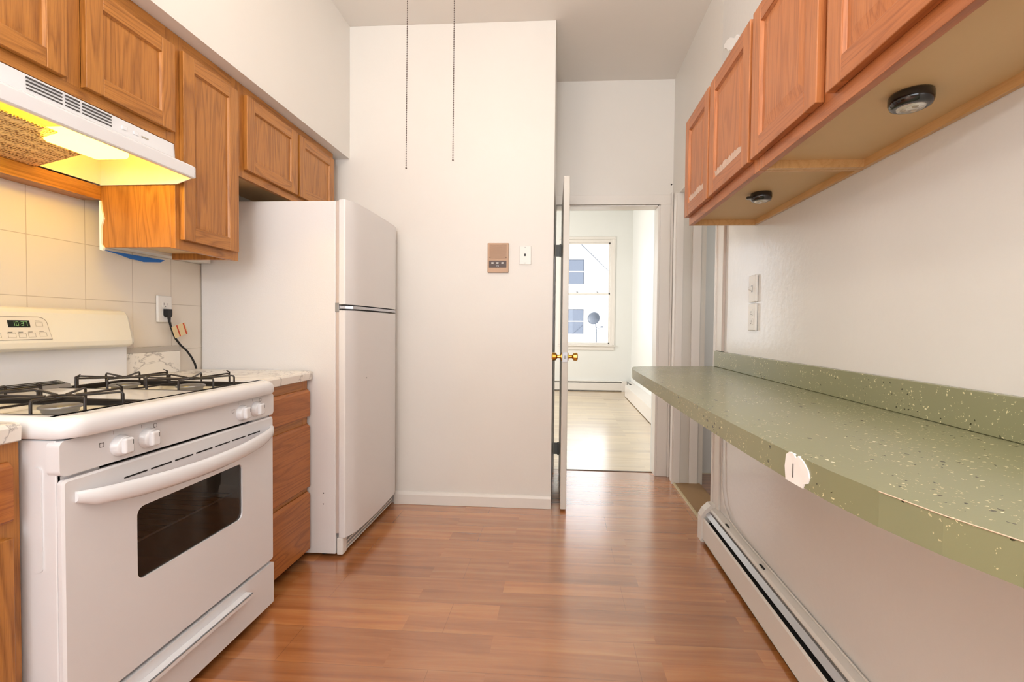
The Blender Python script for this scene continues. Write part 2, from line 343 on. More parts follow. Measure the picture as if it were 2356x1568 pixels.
# side opening: jamb at the far side, corner trim at the near side
mb = MB()
mb.box(XR-.014, XR, 3.362, 3.45, 0, 2.1, TRIM).box(XR-.022, XR-.010, 3.358, 3.372, 0, 2.1, TRIM)
mb.box(XR-.014, XR+.035, 3.352, 3.37, 0, 2.1, TRIM).box(XR+.035, XR+.10, 3.360, 3.37, 0, 2.1, TRIMG).box(XR+.10, XR+.16, 3.350, 3.37, 0, 2.1, TRIM).box(XR+.16, XR+.20, 3.365, 3.40, 0, 2.1, TRIMG)
struct('trim_2', mb, .002)
mb = MB(); mb.box(XR-.010, XR, 2.415, 2.51, 1.014, 2.1, TRIM).box(XR-.016, XR-.002, 2.500, 2.522, .185, 2.1, TRIM).box(XR-.012, XR-.0, 2.398, 2.409, 1.014, 2.1, PINK).box(XR-.010, XR, 2.415, 2.51, .185, .88, TRIM)
struct('trim_3', mb, .002)
# threshold board of the side opening
struct('trim_4', MB().box(XR+.0, XR+.18, 2.515, 3.36, 0, .012, plain('worn_threshold_board', srgb(150, 118, 80), .45, var=.12)).box(XR-.012, XR+.003, 2.515, 3.40, 0, .014, plain('pale_threshold_strip', srgb(196, 178, 140), .4)), .002)
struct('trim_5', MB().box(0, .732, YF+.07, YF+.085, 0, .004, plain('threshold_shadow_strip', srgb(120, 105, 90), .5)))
# side room
struct('floor', MB().box(XR+.04, 2.6, 1.2, 3.80, -.05, 0, FLOOR3))
struct('wall_side_room', MB().box(1.0, 2.6, 3.72, 3.80, 0, ZC, WALL).box(2.5, 2.6, 1.2, 3.72, 0, ZC, WALL).box(XR+.16, 2.6, 1.1, 1.2, 0, ZC, WALL).box(1.0, 1.04, 3.40, 3.72, 0, ZC, WALL))
struct('ceiling', MB().box(XR+.1, 2.6, 1.1, 3.8, ZC, ZC+.06, CEIL))
struct('baseboard_side_room', MB().prism([(3.70, 0), (3.70, .11), (3.708, .13), (3.72, .135), (3.72, 0)], 'X', 1.04, 2.5, TRIM), .002)
# bedroom beyond the doorway
YB = 8.244
struct('floor', MB().box(-2.6, 1.4, 3.62, YB+.1, -.05, .001, FLOOR2))
struct('ceiling', MB().box(-2.6, 1.4, 3.64, YB+.1, 3.2, 3.26, WALL2))
wx0, wx1, wz0, wz1 = .02, .93, .80, 2.70
struct('wall_bedroom_back', MB().box(-2.6, -2.15, YB, YB+.12, 0, 3.2, WALL2).box(-1.24, wx0, YB, YB+.12, 0, 3.2, WALL2).box(-2.15, -1.24, YB, YB+.12, 0, wz0, WALL2).box(-2.15, -1.24, YB, YB+.12, wz1, 3.2, WALL2).box(wx1, 1.4, YB, YB+.12, 0, 3.2, WALL2).box(wx0, wx1, YB, YB+.12, 0, wz0, WALL2).box(wx0, wx1, YB, YB+.12, wz1, 3.2, WALL2))
struct('wall_bedroom_right', MB().box(1.27, 1.4, 3.64, YB, 0, 3.2, WALL2))
struct('wall_bedroom_left', MB().box(-2.6, -2.5, 3.64, YB, 0, 3.2, WALL2))
struct('wall_bedroom_near', MB().box(-2.5, -.040, 3.644, 3.70, 0, 3.2, WALL2).box(.734, 1.27, 3.644, 3.70, 0, 3.2, WALL2).box(-.040, .734, 3.644, 3.70, 2.063, 3.2, WALL2))
fr = MB()
zm = 1.735
for a, b in ((wx0, wx0+.05), (wx1-.05, wx1)): fr.box(a, b, YB-.01, YB+.1, wz0, wz1, TRIM)
fr.box(wx0+.0501, wx1-.0501, YB-.009, YB+.099, wz1-.05, wz1-.0005, TRIM).box(wx0+.0501, wx1-.0501, YB-.009, YB+.099, wz0+.0005, wz0+.04, TRIM)
win = struct('window_1', fr, .004)
w3 = MB()
for a, b in ((-2.15, -2.10), (-1.29, -1.24)): w3.box(a, b, YB-.01, YB+.1, wz0, wz1, TRIM)
w3.box(-2.15, -1.24, YB-.01, YB+.1, wz1-.05, wz1, TRIM).box(-2.15, -1.24, YB-.01, YB+.1, wz0, wz0+.04, TRIM).box(-2.15, -1.24, YB+.02, YB+.06, zm-.02, zm+.02, TRIM)
struct('window_3', w3, .004)
cs = MB(); cs.box(wx1-.005, wx1+.035, YB-.016, YB, wz0+.021, wz1-.001, TRIM).box(wx0-.05, wx0+.005, YB-.016, YB, wz0+.021, wz1-.001, TRIM).box(wx0-.05, wx1+.037, YB-.017, YB, wz1, wz1+.045, TRIM)
build('window_casing', cs, win, .003)
for nm, z0, z1, yy in (('upper_sash', zm-.02, wz1-.04, YB+.05), ('lower_sash', wz0+.03, zm+.02, YB+.02)):
    s_ = MB(); s_.box(wx0+.045, wx0+.075, yy, yy+.03, z0, z1, WHP).box(wx1-.075, wx1-.045, yy, yy+.03, z0, z1, WHP).box(wx0+.045, wx1-.045, yy, yy+.03, z0, z0+.035, WHP).box(wx0+.045, wx1-.045, yy, yy+.03, z1-.035, z1, WHP)
    so_ = build(nm, s_, win, .003)
    build('window_pane', MB().box(wx0+.07, wx1-.07, yy+.012, yy+.016, z0+.03, z1-.03, CLR), so_)
sl = MB(); sl.box(wx0-.06, wx1+.05, YB-.045, YB+.02, wz0-.005, wz0+.02, TRIM).box(wx0-.04, wx1+.03, YB-.018, YB, wz0-.07, wz0-.005, TRIM)
build('window_sill', sl, win, .004)
for xx in (.30, .66): build('sash_lock', MB().lathe([(0, .018), (.016, .018), (.02, 0)], (xx, YB+.03, zm+.02), (0, 0, 1), SILV, 12).box(xx-.035, xx+.01, YB+.022, YB+.038, zm+.034, zm+.044, SILV), win)

# ================================================================== OPEN DOOR (structure)
dang = math.radians(1.0)
def dl(x, y, z):   # door-local (x across thickness, y from hinge toward the camera)
    return Vector((.0+x*math.cos(dang)+y*math.sin(dang), 3.520-y*math.cos(dang)+x*math.sin(dang), z))
def dbox(mb, x0, x1, y0, y1, z0, z1, mat):
    vs = [dl(x, y, z) for z in (z0, z1) for y in (y0, y1) for x in (x0, x1)]
    mb.add(vs, [(0, 2, 3, 1), (4, 5, 7, 6), (0, 1, 5, 4), (2, 6, 7, 3), (0, 4, 6, 2), (1, 3, 7, 5)], mat); return mb
door = struct('door_1', dbox(MB(), 0, .037, 0, .73, .014, 2.043, TRIMG), .003)
kz = .948
for sgn, x0 in ((-1, 0), (1, .037)):
    k = MB(); prof = [(.0, 0), (.026, 0), (.026, .004), (.011, .008), (.010, .026), (.013, .030), (.024, .036), (.026, .056), (.019, .062), (.0, .062)]
    c = dl(x0, .67, kz); ax = dl(x0+sgn, .67, kz)-c
    k.lathe(prof, c, ax, BRASS, 10, False); build('door_knob', k, door)
build('latch_plate', dbox(dbox(MB(), .004, .033, .729, .7325, kz-.03, kz+.03, SILV), .012, .025, .731, .736, kz-.010, kz+.010, GREY), door, .001)
for hz in (1.715, .195):
    hb = dbox(MB(), -.002, .0, -.004, .03, hz-.045, hz+.045, HING)
    hb.box(-.040, -.002, 3.524, 3.528, hz-.045, hz+.045, HING)
    hb.tube([dl(-.005, -.004, hz-.05), dl(-.005, -.004, hz+.05)], .006, HING, 8)
    build('door_hinge', hb, door)

# ================================================================== CABINETS
def cab_door(parent, xf, s, y0, y1, z0, z1, mv, mh, fwid=.052, slope=.012, name='door'):
    mb = MB(); t = .019; xb = xf-s*t
    mb.box(xb, xf, y0, y0+fwid, z0, z1, mv).box(xb, xf, y1-fwid, y1, z0, z1, mv)
    mb.box(xb, xf-s*.0004, y0+fwid, y1-fwid, z0, z0+fwid, mh).box(xb, xf-s*.0004, y0+fwid, y1-fwid, z1-fwid, z1, mh)
    d = build(name, mb, parent, .0022)
    p = MB(); a0, a1, b0, b1 = y0+fwid, y1-fwid, z0+fwid, z1-fwid; xi = xf-s*.004; xp = xf-s*.0085
    def ring(o0, x0, o1, x1, mat):
        c0 = [(x0, a0+o0, b0+o0), (x0, a1-o0, b0+o0), (x0, a1-o0, b1-o0), (x0, a0+o0, b1-o0)]
        c1 = [(x1, a0+o1, b0+o1), (x1, a1-o1, b0+o1), (x1, a1-o1, b1-o1), (x1, a0+o1, b1-o1)]
        for i in range(4): p.add([c0[i], c0[(i+1) % 4], c1[(i+1) % 4], c1[i]], [(0, 1, 2, 3)], mat)
    ring(0, xf-s*.003, .004, xf-s*.0095, mv); ring(.004, xf-s*.0095, .004+slope, xp if slope < .02 else xi, mv)
    o = .004+slope; xq = xp if slope < .02 else xi
    p.quad([(xq, a0+o, b0+o), (xq, a1-o, b0+o), (xq, a1-o, b1-o), (xq, a0+o, b1-o)], mv)
    p.box(xb+s*.002, xf-s*.012, a0-.004, a1+.004, b0-.004, b1+.004, mv)
    build('door_panel', p, d)
    return d
XFf, XFd = -1.40, -1.381
BACK = -1.69
def left_upper(name, y0, y1, z0, doors, label, zd0, zd1, side_lit=False, frame_bits=()):
    c = thing(name, ((BACK+XFf)/2, (y0+y1)/2, z0), label, 'cabinet', None)
    mb = MB(); t = .016
    mb.box(BACK, XFf-.019, y0, y0+t, z0+.004, 2.17, OZ).box(BACK, XFf-.019, y1-t, y1, z0+.004, 2.17, OZ)
    mb.box(BACK, XFf-.019, y0+t, y1-t, z0+.03, z0+.045, PLY).box(BACK, XFf-.019, y0+t, y1-t, 2.15, 2.165, PLY).box(BACK, BACK+.008, y0+t, y1-t, z0+.045, 2.15, PLY)
    build('carcass', mb, c, .001)
    mb = MB(); w = .036; x0, x1 = XFf-.019, XFf
    edges = [y0, y1]+list(frame_bits)
    mb.box(x0, x1, y0, y0+w, z0, 2.174, OZ).box(x0, x1, y1-w, y1, z0, 2.174, OZ)
    for q in frame_bits: mb.box(x0, x1, q-.025, q+.025, z0+.03, 2.14, OZ)
    mb.box(x0, x1-.0003, y0+w, y1-w, z0, zd0+.015, OY).box(x0, x1-.0003, y0+w, y1-w, zd1-.015, 2.174, OY)
    mb.box(x0+.002, x1-.006, y0+.03, y1-.03, z0+.02, 2.15, OZ)
    build('face_frame', mb, c, .001)
    for a, b in doors: cab_door(c, XFd, 1, a, b, zd0, zd1, OZ, OY)
    return c
left_upper('wall_cabinet', .83, 1.588, 1.778, [(.87, 1.213), (1.263, 1.572)], 'honey oak two-door wall cabinet above the range hood', 1.812, 2.118, frame_bits=(1.238,))
ct = left_upper('wall_cabinet', 1.589, 1.914, 1.402, [(1.608, 1.895)], 'tall single-door oak wall cabinet between hood and refrigerator', 1.437, 2.122)
cf = left_upper('wall_cabinet', 1.915, 2.745, 1.772, [(1.948, 2.338), (2.358, 2.728)], 'short two-door oak wall cabinet above the refrigerator', 1.808, 2.132, frame_bits=(2.348,))
# furring/filler behind the cabinets
struct('trim_6', MB().box(XL+.001, BACK-.001, .5, YM-.01, 1.64, 2.174, WALL).box(XL+.001, BACK-.001, 1.68, 2.12, 1.42, 1.64, WALL))
hr = MB().box(XL+.001, -1.685, .60, 1.586, 1.578, 1.628, OY)
tag(build('hanging_rail', hr, at=(-1.72, 1.1, 1.578)), 'orange-stained wooden rail on tile wall under hood back edge', 'wooden rail')
# ragged filler edge beside tall cabinet
pts = [(-1.6885, 1.397), (-1.676, 1.393), (-1.672, 1.404), (-1.681, 1.416), (-1.682, 1.48), (-1.672, 1.51), (-1.680, 1.545), (-1.684, 1.575), (-1.6885, 1.575)]
struct('trim_7', MB().prism([(a, b) for a, b in pts], 'Y', 1.583, 1.590, PLAST))
tb = MB(); tp = [(1.66, 1.408), (1.72, 1.400), (1.77, 1.390), (1.80, 1.389), (1.83, 1.386), (1.87, 1.391), (1.91, 1.396), (1.93, 1.408)]
tb.prism(tp, 'X', XL+.001, XL+.004, BLUE)
tag(build('masking_tape', tb, at=(XL, 1.79, 1.39)), 'torn blue masking tape strip on tile below tall oak cabinet', 'masking tape')

# right wall cabinets
def right_upper(y0, y1, doors, label, streaked=False):
    z0, z1 = 1.577, 2.03; xf = .555; xb = XR-.001
    c = thing('wall_cabinet', ((xf+xb)/2, (y0+y1)/2, z0), label, 'cabinet')
    mb = MB(); t = .016
    mb.box(xf+.019, xb, y0, y0+t, z0+.0, z1, PLYE).box(xf+.019, xb, y1-t, y1, z0+.0, z1, PLYE)
    mb.box(xb-.012, xb, y0+t, y1-t, z0+.0, z1, PLYE).box(xf+.019, xb-.012, y0+t, y1-t, z1-.016, z1-.001, PLYE)
    build('carcass', mb, c, .0008)
    build('underside_panel', MB().box(xf+.019, xb-.012, y0+t, y1-t, z0+.022, z0+.034, PLY), c)
    mb = MB(); w = .03
    mb.box(xf, xf+.019, y0, y0+w, z0, z1, OZR).box(xf, xf+.019, y1-w, y1, z0, z1, OZR).box(xf, xf+.019, y0+w, y1-w, z0, z0+.05, OYR).box(xf, xf+.019, y0+w, y1-w, z1-.04, z1, OYR)
    ym = (doors[0][1]+doors[1][0])/2; mb.box(xf, xf+.019, ym-.03, ym+.03, z0+.05, z1-.04, OZR)
    mb.box(xf+.006, xf+.017, y0+.02, y1-.02, z0+.04, z1-.03, OZR)
    build('face_frame', mb, c, .001)
    for a, b in doors:
        d = cab_door(c, .536, -1, a, b, 1.612, 2.022, OZR, OYR, .05, .03)
        if streaked:  # whitish streaks along the lower slope of each panel
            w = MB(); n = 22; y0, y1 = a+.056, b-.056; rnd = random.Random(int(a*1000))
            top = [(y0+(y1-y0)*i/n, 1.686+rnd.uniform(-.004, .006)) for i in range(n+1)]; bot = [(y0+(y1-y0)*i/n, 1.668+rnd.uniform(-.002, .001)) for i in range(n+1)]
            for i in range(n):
                w.add([(.5425, *bot[i]), (.5425, *bot[i+1]), (.5392, *top[i+1]), (.5392, *top[i])], [(0, 1, 2, 3)], STREAK)
            build('whitish_patch', w, d, label='whitish streaks on lower panel slope')
    return c
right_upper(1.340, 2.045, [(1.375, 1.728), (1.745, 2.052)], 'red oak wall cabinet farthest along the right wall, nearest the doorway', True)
right_upper(.62, 1.338, [(.66, .985), (1.02, 1.357)], 'red oak wall cabinet nearest the camera on the right wall')
def puck(x, y, z, r, label, tab):
    p = thing('puck_light', (x, y, z), label, 'puck light', 'puck lights under the right wall cabinets')
    build('housing', MB().lathe([(0, 0), (r*.97, 0), (r*1.02, -.004), (r*1.02, -.016), (r*.92, -.025), (r*.70, -.0285), (r*.66, -.027), (0, -.027)], (x, y, z), (0, 0, 1), BLKG, 32), p)
    build('lens', MB().lathe([(r*.66, -.026), (r*.62, -.0295), (0, -.0305)], (x, y, z), (0, 0, 1), REFL, 24), p)
    for q in range(3):
        t = q*2.094+.5; build('led', MB().lathe([(0, -.0315), (r*.13, -.0312), (r*.15, -.030)], (x+r*.32*math.cos(t), y+r*.32*math.sin(t), z), (0, 0, 1), LMARK, 10), p)
    if tab: build('pull_tab', MB().prism([(x-r*1.45, y-.006), (x-r*.9, y-.012), (x-r*.9, y+.012), (x-r*1.45, y+.006)], 'Z', z-.02, z-.012, BLKG), p, .001)
puck(.690, .965, 1.599, .037, 'round black puck light with clear lens, larger in view, under nearest right cabinet', False)
puck(.688, 1.640, 1.599, .034, 'round black puck light with side tab under farthest right cabinet', True)

# base cabinets and counters (left side)
def base_cab(y0, y1, kind, label):
    xf = -1.210; xd = -1.193
    c = thing('base_cabinet', (-1.48, (y0+y1)/2, 0), label, 'cabinet')
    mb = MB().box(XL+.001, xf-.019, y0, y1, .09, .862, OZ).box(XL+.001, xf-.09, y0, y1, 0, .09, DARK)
    build('carcass', mb, c, .001)
    mb = MB().box(xf-.019, xf, y0, y0+.038, .06, .863, OZ).box(xf-.019, xf, y1-.038, y1, .06, .863, OZ).box(xf-.018, xf-.0005, y0+.03, y1-.03, .06, .863, OY)
    build('face_frame', mb, c, .001)
    if kind == 'drawers':
        for i, (a, b) in enumerate(((.690, .822), (.350, .655), (.045, .328))):
            mb = MB(); mb.prism([(xf, a), (xd-.004, a), (xd, a+.006), (xd, b-.014), (xd-.012, b), (xf, b)], 'Y', y0+.012, y1-.004, ODK)
            # prism expects (x,z) for Y axis
            build('drawer', mb, c, .002)
    else:
        mb = MB(); mb.prism([(xf, .69), (xd-.004, .69), (xd, .696), (xd, .81), (xd-.012, .822), (xf, .822)], 'Y', y0+.03, y1-.024, ODK)
        build('drawer', mb, c, .002)
        cab_door(c, xd, 1, y0+.03, y1-.024, .10, .655, OZ, OY)
    return c
base_cab(1.726, 2.122, 'drawers', 'three-drawer oak base cabinet between stove and refrigerator')
base_cab(.30, .948, 'door', 'oak base cabinet left of stove, partly in view at left edge')
def counter(y0, y1, label, right):
    poly = [(XL+.001, .864), (-1.196, .864), (-1.186, .868), (-1.184, .898), (-1.190, .906), (-1.202, .908), (XL+.001, .908)]
    c = thing('countertop', (-1.47, (y0+y1)/2, .864), label, 'countertop')
    build('slab', MB().prism(poly, 'Y', y0, y1, MARB), c, .0015)
    if right:
        build('backsplash', MB().box(XL+.001, XL+.02, y0, 1.99, .9085, 1.005, MARB), c, .001)
        build('backsplash_cap', MB().box(XL+.001, XL+.022, y0, 1.99, 1.0055, 1.028, plain('grey_marble_edge', srgb(178, 170, 160), .4, var=.1, vscale=20)), c, .001)
    else: build('backsplash', MB().box(XL+.001, XL+.02, y0, y1, .9085, 1.02, MARB), c, .001)
counter(1.728, 2.124, 'white marbled countertop between stove and refrigerator', True)
counter(.30, .934, 'white marbled countertop left of stove at left edge', False)

# ================================================================== STOVE
ys0, ys1 = .957, 1.720
st = thing('gas_stove', (-1.43, 1.34, 0), 'white freestanding gas stove with black wire grates and oven window', 'stove')
mb = MB(); mb.box(-1.742, -1.1325, ys0, ys0+.012, .06, .862, APP).box(-1.742, -1.1325, ys1-.012, ys1, .06, .862, APP).box(-1.742, -1.73, ys0, ys1, .06, .862, APP)
mb.box(-1.73, -1.16, ys0+.01, ys1-.01, .06, .08, DARK).box(-1.73, -1.16, ys0+.01, ys1-.01, .20, .22, DARK)
mb.box(-1.165, -1.150, ys0+.01, ys1-.01, .08, .22, DARK).box(-1.170, -1.150, ys0+.01, ys1-.01, .765, .862, DARK)
mb.box(-1.150, -1.1325, ys0+.001, ys0+.10, .06, .862, APP).box(-1.150, -1.1325, ys1-.10, ys1-.001, .06, .862, APP)
build('body', mb, st, .003)
build('side_rib', MB().prism(rrect(-1.185, -1.165, .56, .80, .009), 'Y', ys0-.003, ys0+.002, APP), st, .001)
build('oven_liner', MB().box(-1.70, -1.69, ys0+.10, ys1-.10, .25, .74, OVEN).box(-1.70, -1.17, ys0+.10, ys0+.11, .25, .74, OVEN).box(-1.70, -1.17, ys1-.11, ys1-.10, .25, .74, OVEN).box(-1.70, -1.17, ys0+.10, ys1-.10, .24, .25, OVEN).box(-1.70, -1.17, ys0+.10, ys1-.10, .74, .75, OVEN), st)
rk = MB(); rk.tube([(-1.20, ys0+.12, .505), (-1.20, ys1-.12, .505)], .003, SILV, 6)
rk.tube([(-1.62, ys0+.12, .505), (-1.62, ys1-.12, .505)], .003, SILV, 6)
for i in range(14): yy = ys0+.13+i*.039; rk.tube([(-1.62, yy, .508), (-1.20, yy, .508)], .002, CHROME, 5)
build('oven_rack', rk, st)
# cooktop: rounded front lip profile with wells
WELLS = [(.985, 1.215), (1.400, 1.635)]; WX0, WX1 = -1.665, -1.150
ct_ = MB()
ztop = .913
yc0, yc1 = ys0-.008, ys1+.004
# front lip prism with rounded corners in plan: stack of inset outlines
def plan(inset, r=.05):
    x1 = -1.094-inset; pts = []
    for i in range(7):
        t = math.radians(-90+90*i/6); pts.append((x1-r+r*math.cos(t), yc0+inset+r+r*math.sin(t)))
    for i in range(7):
        t = math.radians(90*i/6); pts.append((x1-r+r*math.cos(t), yc1-inset-r+r*math.sin(t)))
    return pts
rows = [(.004, .865), (.0, .871), (.0, .892), (.004, .902), (.012, .910), (.022, ztop)]
vs = []; fs = []
for ins, z in rows:
    pl = [(-1.735, yc0+ins)]+plan(ins)+[(-1.735, yc1-ins)]
    vs += [(x, y, z) for x, y in pl]
n = len(plan(0))+2
for i in range(len(rows)-1):
    for k in range(n-1): fs.append((i*n+k, i*n+k+1, (i+1)*n+k+1, (i+1)*n+k))
ct_.add(vs, fs, APP, True)
# top surface as plates around wells
ct_.box(-1.735, WX0, yc0+.022, yc1-.022, .904, ztop, APP)
ct_.box(WX0, WX1, WELLS[0][1], WELLS[1][0], .904, ztop, APP)
ct_.box(WX0, WX1, yc0+.022, WELLS[0][0], .904, ztop, APP); ct_.box(WX0, WX1, WELLS[1][1], yc1-.022, .904, ztop, APP)
fpl = [(WX1, yc0+.022)]+plan(.022, .05)+[(WX1, yc1-.022)]
ct_.prism(fpl, 'Z', .904, ztop, APP)
build('cooktop', ct_, st)
for a, b in WELLS:
    w = MB(); w.box(WX0, WX1, a, b, .889, .893, APPC)
    for (p, q, rr, ss) in ((WX0, WX0+.003, a+.0032, b-.0032), (WX1-.003, WX1, a+.0032, b-.0032), (WX0, WX1, a, a+.003), (WX0, WX1, b-.003, b)): w.box(p, q, rr, ss, .8935, .911, DARK)
    for fx in (-1.285, -1.530):   # raised pan ring around each burner
        w.lathe([(.104, .0), (.100, .004), (.085, .006), (.055, .003), (.05, .0)], (fx, (a+b)/2, .8935), (0, 0, 1), APPC, 28)
    build('burner_well', w, st)
    for fx in (-1.285, -1.530):
        cy = (a+b)/2
        bn = MB(); bn.lathe([(.030, 0), (.036, .008), (.036, .013), (.043, .016), (.043, .021), (.036, .024), (0, .0245)], (fx, cy, .893), (0, 0, 1), GREY, 28)
        build('burner', bn, st)
        g = MB(); h = .114; zb, zt = .912, .945; r = .0032
        hx, hy = .1215, (b-a)/2-.003
        fr_ = [(fx-hx, cy-hy), (fx+hx, cy-hy), (fx+hx, cy+hy), (fx-hx, cy+hy)]
        for i in range(4):
            p, q = fr_[i], fr_[(i+1) % 4]
            x0_, x1_ = sorted((p[0], q[0])); y0_, y1_ = sorted((p[1], q[1]))
            g.box(x0_-.0025, x1_+.0025, y0_-.0025, y1_+.0025, zb-.003, zb+.002, BLK)
        def finger(dx, dy, ox, oy):
            # outer leg -> up -> in toward centre, slightly dipping
            o = Vector((fx+dx, cy+dy, zb)); inn = Vector((fx+ox, cy+oy, zt-.006))
            d = (inn-o); d.z = 0; d.normalize()
            g.tube([o, o+Vector((0, 0, zt-zb-.006)), o+Vector((0, 0, zt-zb-.002))+d*.002, o+Vector((0, 0, zt-zb))+d*.007, inn+Vector((0, 0, 0))], r, BLK, 6)
        for e in (-1, 1):
            for q in (-.055, .055):
                finger(q, e*hy, q*.25, e*.026); finger(e*hx, q*.9, e*.026, q*.25)
        g.tube([(fx+.026*math.cos(t*math.pi/8), cy+.026*math.sin(t*math.pi/8), zt-.007) for t in range(17)], r*.9, BLK, 6)
        tp_ = Vector((fx+hx, cy-hy, zb)); 
        for e1, e2 in ((1, 1), (-1, -1)):
            o = Vector((fx+e1*hx*.45, cy+e2*hy, zb)); g.tube([o, o+Vector((0, 0, .038)), o+Vector((.0, -.016*e2, .046))], [r, r, .001], BLK, 6)
        build('burner_grate', g, st)
build('control_panel', MB().prism(rrect(ys0-.004, ys1+.002, .779, .861, .014), 'X', -1.150, -1.118, APP), st, .006, seg=3)
def knob(yk, zk):
    k = MB(); k.lathe([(.0275, 0), (.0275, .004), (.0245, .006), (.0235, .014), (.021, .018), (0, .019)], (-1.118, yk, zk), (1, 0, 0), APP, 28)
    o = build('control_knob', k, st)
    build('grip', MB().box(-1.106, -1.089, yk-.0135, yk+.0135, zk-.0205, zk+.0205, APP), o, .006)
    build('pointer_mark', MB().box(-1.0905, -1.0885, yk+.0065, yk+.0078, zk+.003, zk+.0145, MARK), o)
for yk in (1.095, 1.172, 1.541, 1.617): knob(yk, .817)
xm = -1.1178
def burner_symbol(y, z, s, dot):
    t = .0006; mk = MB()
    mk.box(xm-.001, xm, y-s, y+s, z+s-t, z+s+t, MARK).box(xm-.001, xm, y-s, y+s, z-s-t, z-s+t, MARK).box(xm-.001, xm, y-s-t, y-s+t, z-s, z+s, MARK).box(xm-.001, xm, y+s-t, y+s+t, z-s, z+s, MARK)
    mk.box(xm-.001, xm+.0002, y+dot[0]*s-.0015, y+dot[0]*s+.0015, z+dot[1]*s-.0015, z+dot[1]*s+.0015, MARK)
    build('burner_symbol', mk, st)
burner_symbol(1.048, .829, .005, (-1, 1)); burner_symbol(1.197, .846, .005, (-.5, -.9)); burner_symbol(1.500, .829, .005, (1, 1)); burner_symbol(1.643, .846, .005, (.6, -.9))
for yk in (1.095, 1.172, 1.541, 1.617):
    build('off_mark', MB().box(xm-.001, xm, yk-.017, yk-.0158, .8475, .8565, MARK), st)
# oven door
def xface(mb, outline, hole, x0, x1, mat):
    """plate in YZ with a rounded hole"""
    n = len(outline)
    for xx in (x0, x1):
        mb.add([(xx, a, b) for a, b in outline]+[(xx, a, b) for a, b in hole], [(i, (i+1) % n, n+(i+1) % n, n+i) for i in range(n)], mat)
    mb.add([(x0, a, b) for a, b in outline]+[(x1, a, b) for a, b in outline], [(i, (i+1) % n, n+(i+1) % n, n+i) for i in range(n)], mat)
    mb.add([(x0, a, b) for a, b in hole]+[(x1, a, b) for a, b in hole], [(i, (i+1) % n, n+(i+1) % n, n+i) for i in range(n)], mat)
od = MB(); ol = rrect(ys0+.001, ys1+.001, .206, .770, .010); oi = rrect(ys0+.006, ys1-.004, .211, .765, .008); hl_ = rrect(1.140, 1.545, .440, .637, .022); nn = len(ol)
def band(A, B, mat): od.add(A+B, [(i, (i+1) % nn, nn+(i+1) % nn, nn+i) for i in range(nn)], mat)
X3 = lambda x, P: [(x, a, b) for a, b in P]
band(X3(-1.131, ol), X3(-1.122, ol), APP); band(X3(-1.122, ol), X3(-1.118, oi), APP); band(X3(-1.118, oi), X3(-1.118, hl_), APP); band(X3(-1.118, hl_), X3(-1.131, hl_), APP); band(X3(-1.131, hl_), X3(-1.131, ol), APP)
odo = build('oven_door', od, st)
build('oven_window', MB().prism(rrect(1.132, 1.553, .432, .645, .022), 'X', -1.1275, -1.1235, OVG), odo)
sl_ = MB()
for i in range(7):
    a = 1.105+i*.078; sl_.box(-1.119, -1.1172, a, a+.066, .7270, .7310, DARK)
build('vent_slots', sl_, odo)
# bowed handle
hb = MB(); NP = 25; vs = []; fs = []; sec = 10
for i in range(NP):
    u = i/(NP-1); y = ys0+.028+u*(ys1-ys0-.036); bow = math.sin(math.pi*u)**.55
    cx = -1.121+.055*bow; hz = .0245*(.55 if i in (0, NP-1) else .75+.25*min(1, 6*min(u, 1-u)))
    for k in range(sec):
        t = 2*math.pi*k/sec; vs.append((cx+.012*math.cos(t), y, .724-.027*bow+hz*math.sin(t)))
for i in range(NP-1):
    for k in range(sec): fs.append((i*sec+k, i*sec+(k+1) % sec, (i+1)*sec+(k+1) % sec, (i+1)*sec+k))
hb.add(vs, fs, APP, True); hb.add(vs, [tuple(range(sec)), tuple((NP-1)*sec+k for k in range(sec))], APP)
build('oven_handle', hb, odo)
dr = MB(); dr.prism(rrect(ys0+.001, ys1+.001, .035, .196, .008), 'X', -1.160, -1.118, APP)
dro = build('storage_drawer', dr, st, .004)
dh = MB(); dh.box(-1.118, -1.090, 1.118, 1.560, .162, .166, APP).box(-1.094, -1.090, 1.118, 1.560, .150, .166, APP)
build('drawer_handle', dh, dro, .001)
for yy, xx in ((ys1-.04, -1.17), (ys0+.04, -1.17), (ys1-.04, -1.69), (ys0+.04, -1.69)): build('foot', MB().lathe([(0, 0), (.016, 0), (.016, .012), (.007, .015), (.007, .06)], (xx, yy, 0), (0, 0, 1), RUB, 14), st)
# rear vent
rv = MB(); rv.prism([(-1.700, .912), (-1.700, .926), (-1.690, .934), (-1.648, .924), (-1.640, .912)], 'Y', 1.19, 1.44, GREY)
for i in range(3): rv.box(-1.688+i*.014, -1.682+i*.014, 1.20, 1.43, .9265, .9335-i*.0028, DARK)
build('rear_vent', rv, st, .002)
# backguard
bgp = MB(); bgp.box(-1.742, -1.722, ys0, ys1, .90, 1.05, APP)
bgo = build('backguard', bgp, st, .003)
prof = [(-1.742, 1.040), (-1.702, 1.036), (-1.686, 1.044), (-1.685, 1.062), (-1.706, 1.160), (-1.716, 1.174), (-1.742, 1.178)]
vsb = []; ends = []
for y, inz, inx in ((ys0-.002, .012, .010), (ys0+.012, .0, 0), (ys1-.016, 0, 0), (ys1+.004, .014, .012)):
    for (x, z) in prof: vsb.append((x-(inx if x > -1.74 else 0), y, z-(inz if z > 1.1 else -inz*.4)))
npf = len(prof); fb = []
for i in range(3):
    for k in range(npf): fb.append((i*npf+k, i*npf+(k+1) % npf, (i+1)*npf+(k+1) % npf, (i+1)*npf+k))
cons = MB(); cons.add(vsb, fb, APPC, False); cons.add(vsb, [tuple(range(npf)), tuple(3*npf+k for k in range(npf))], APPC)
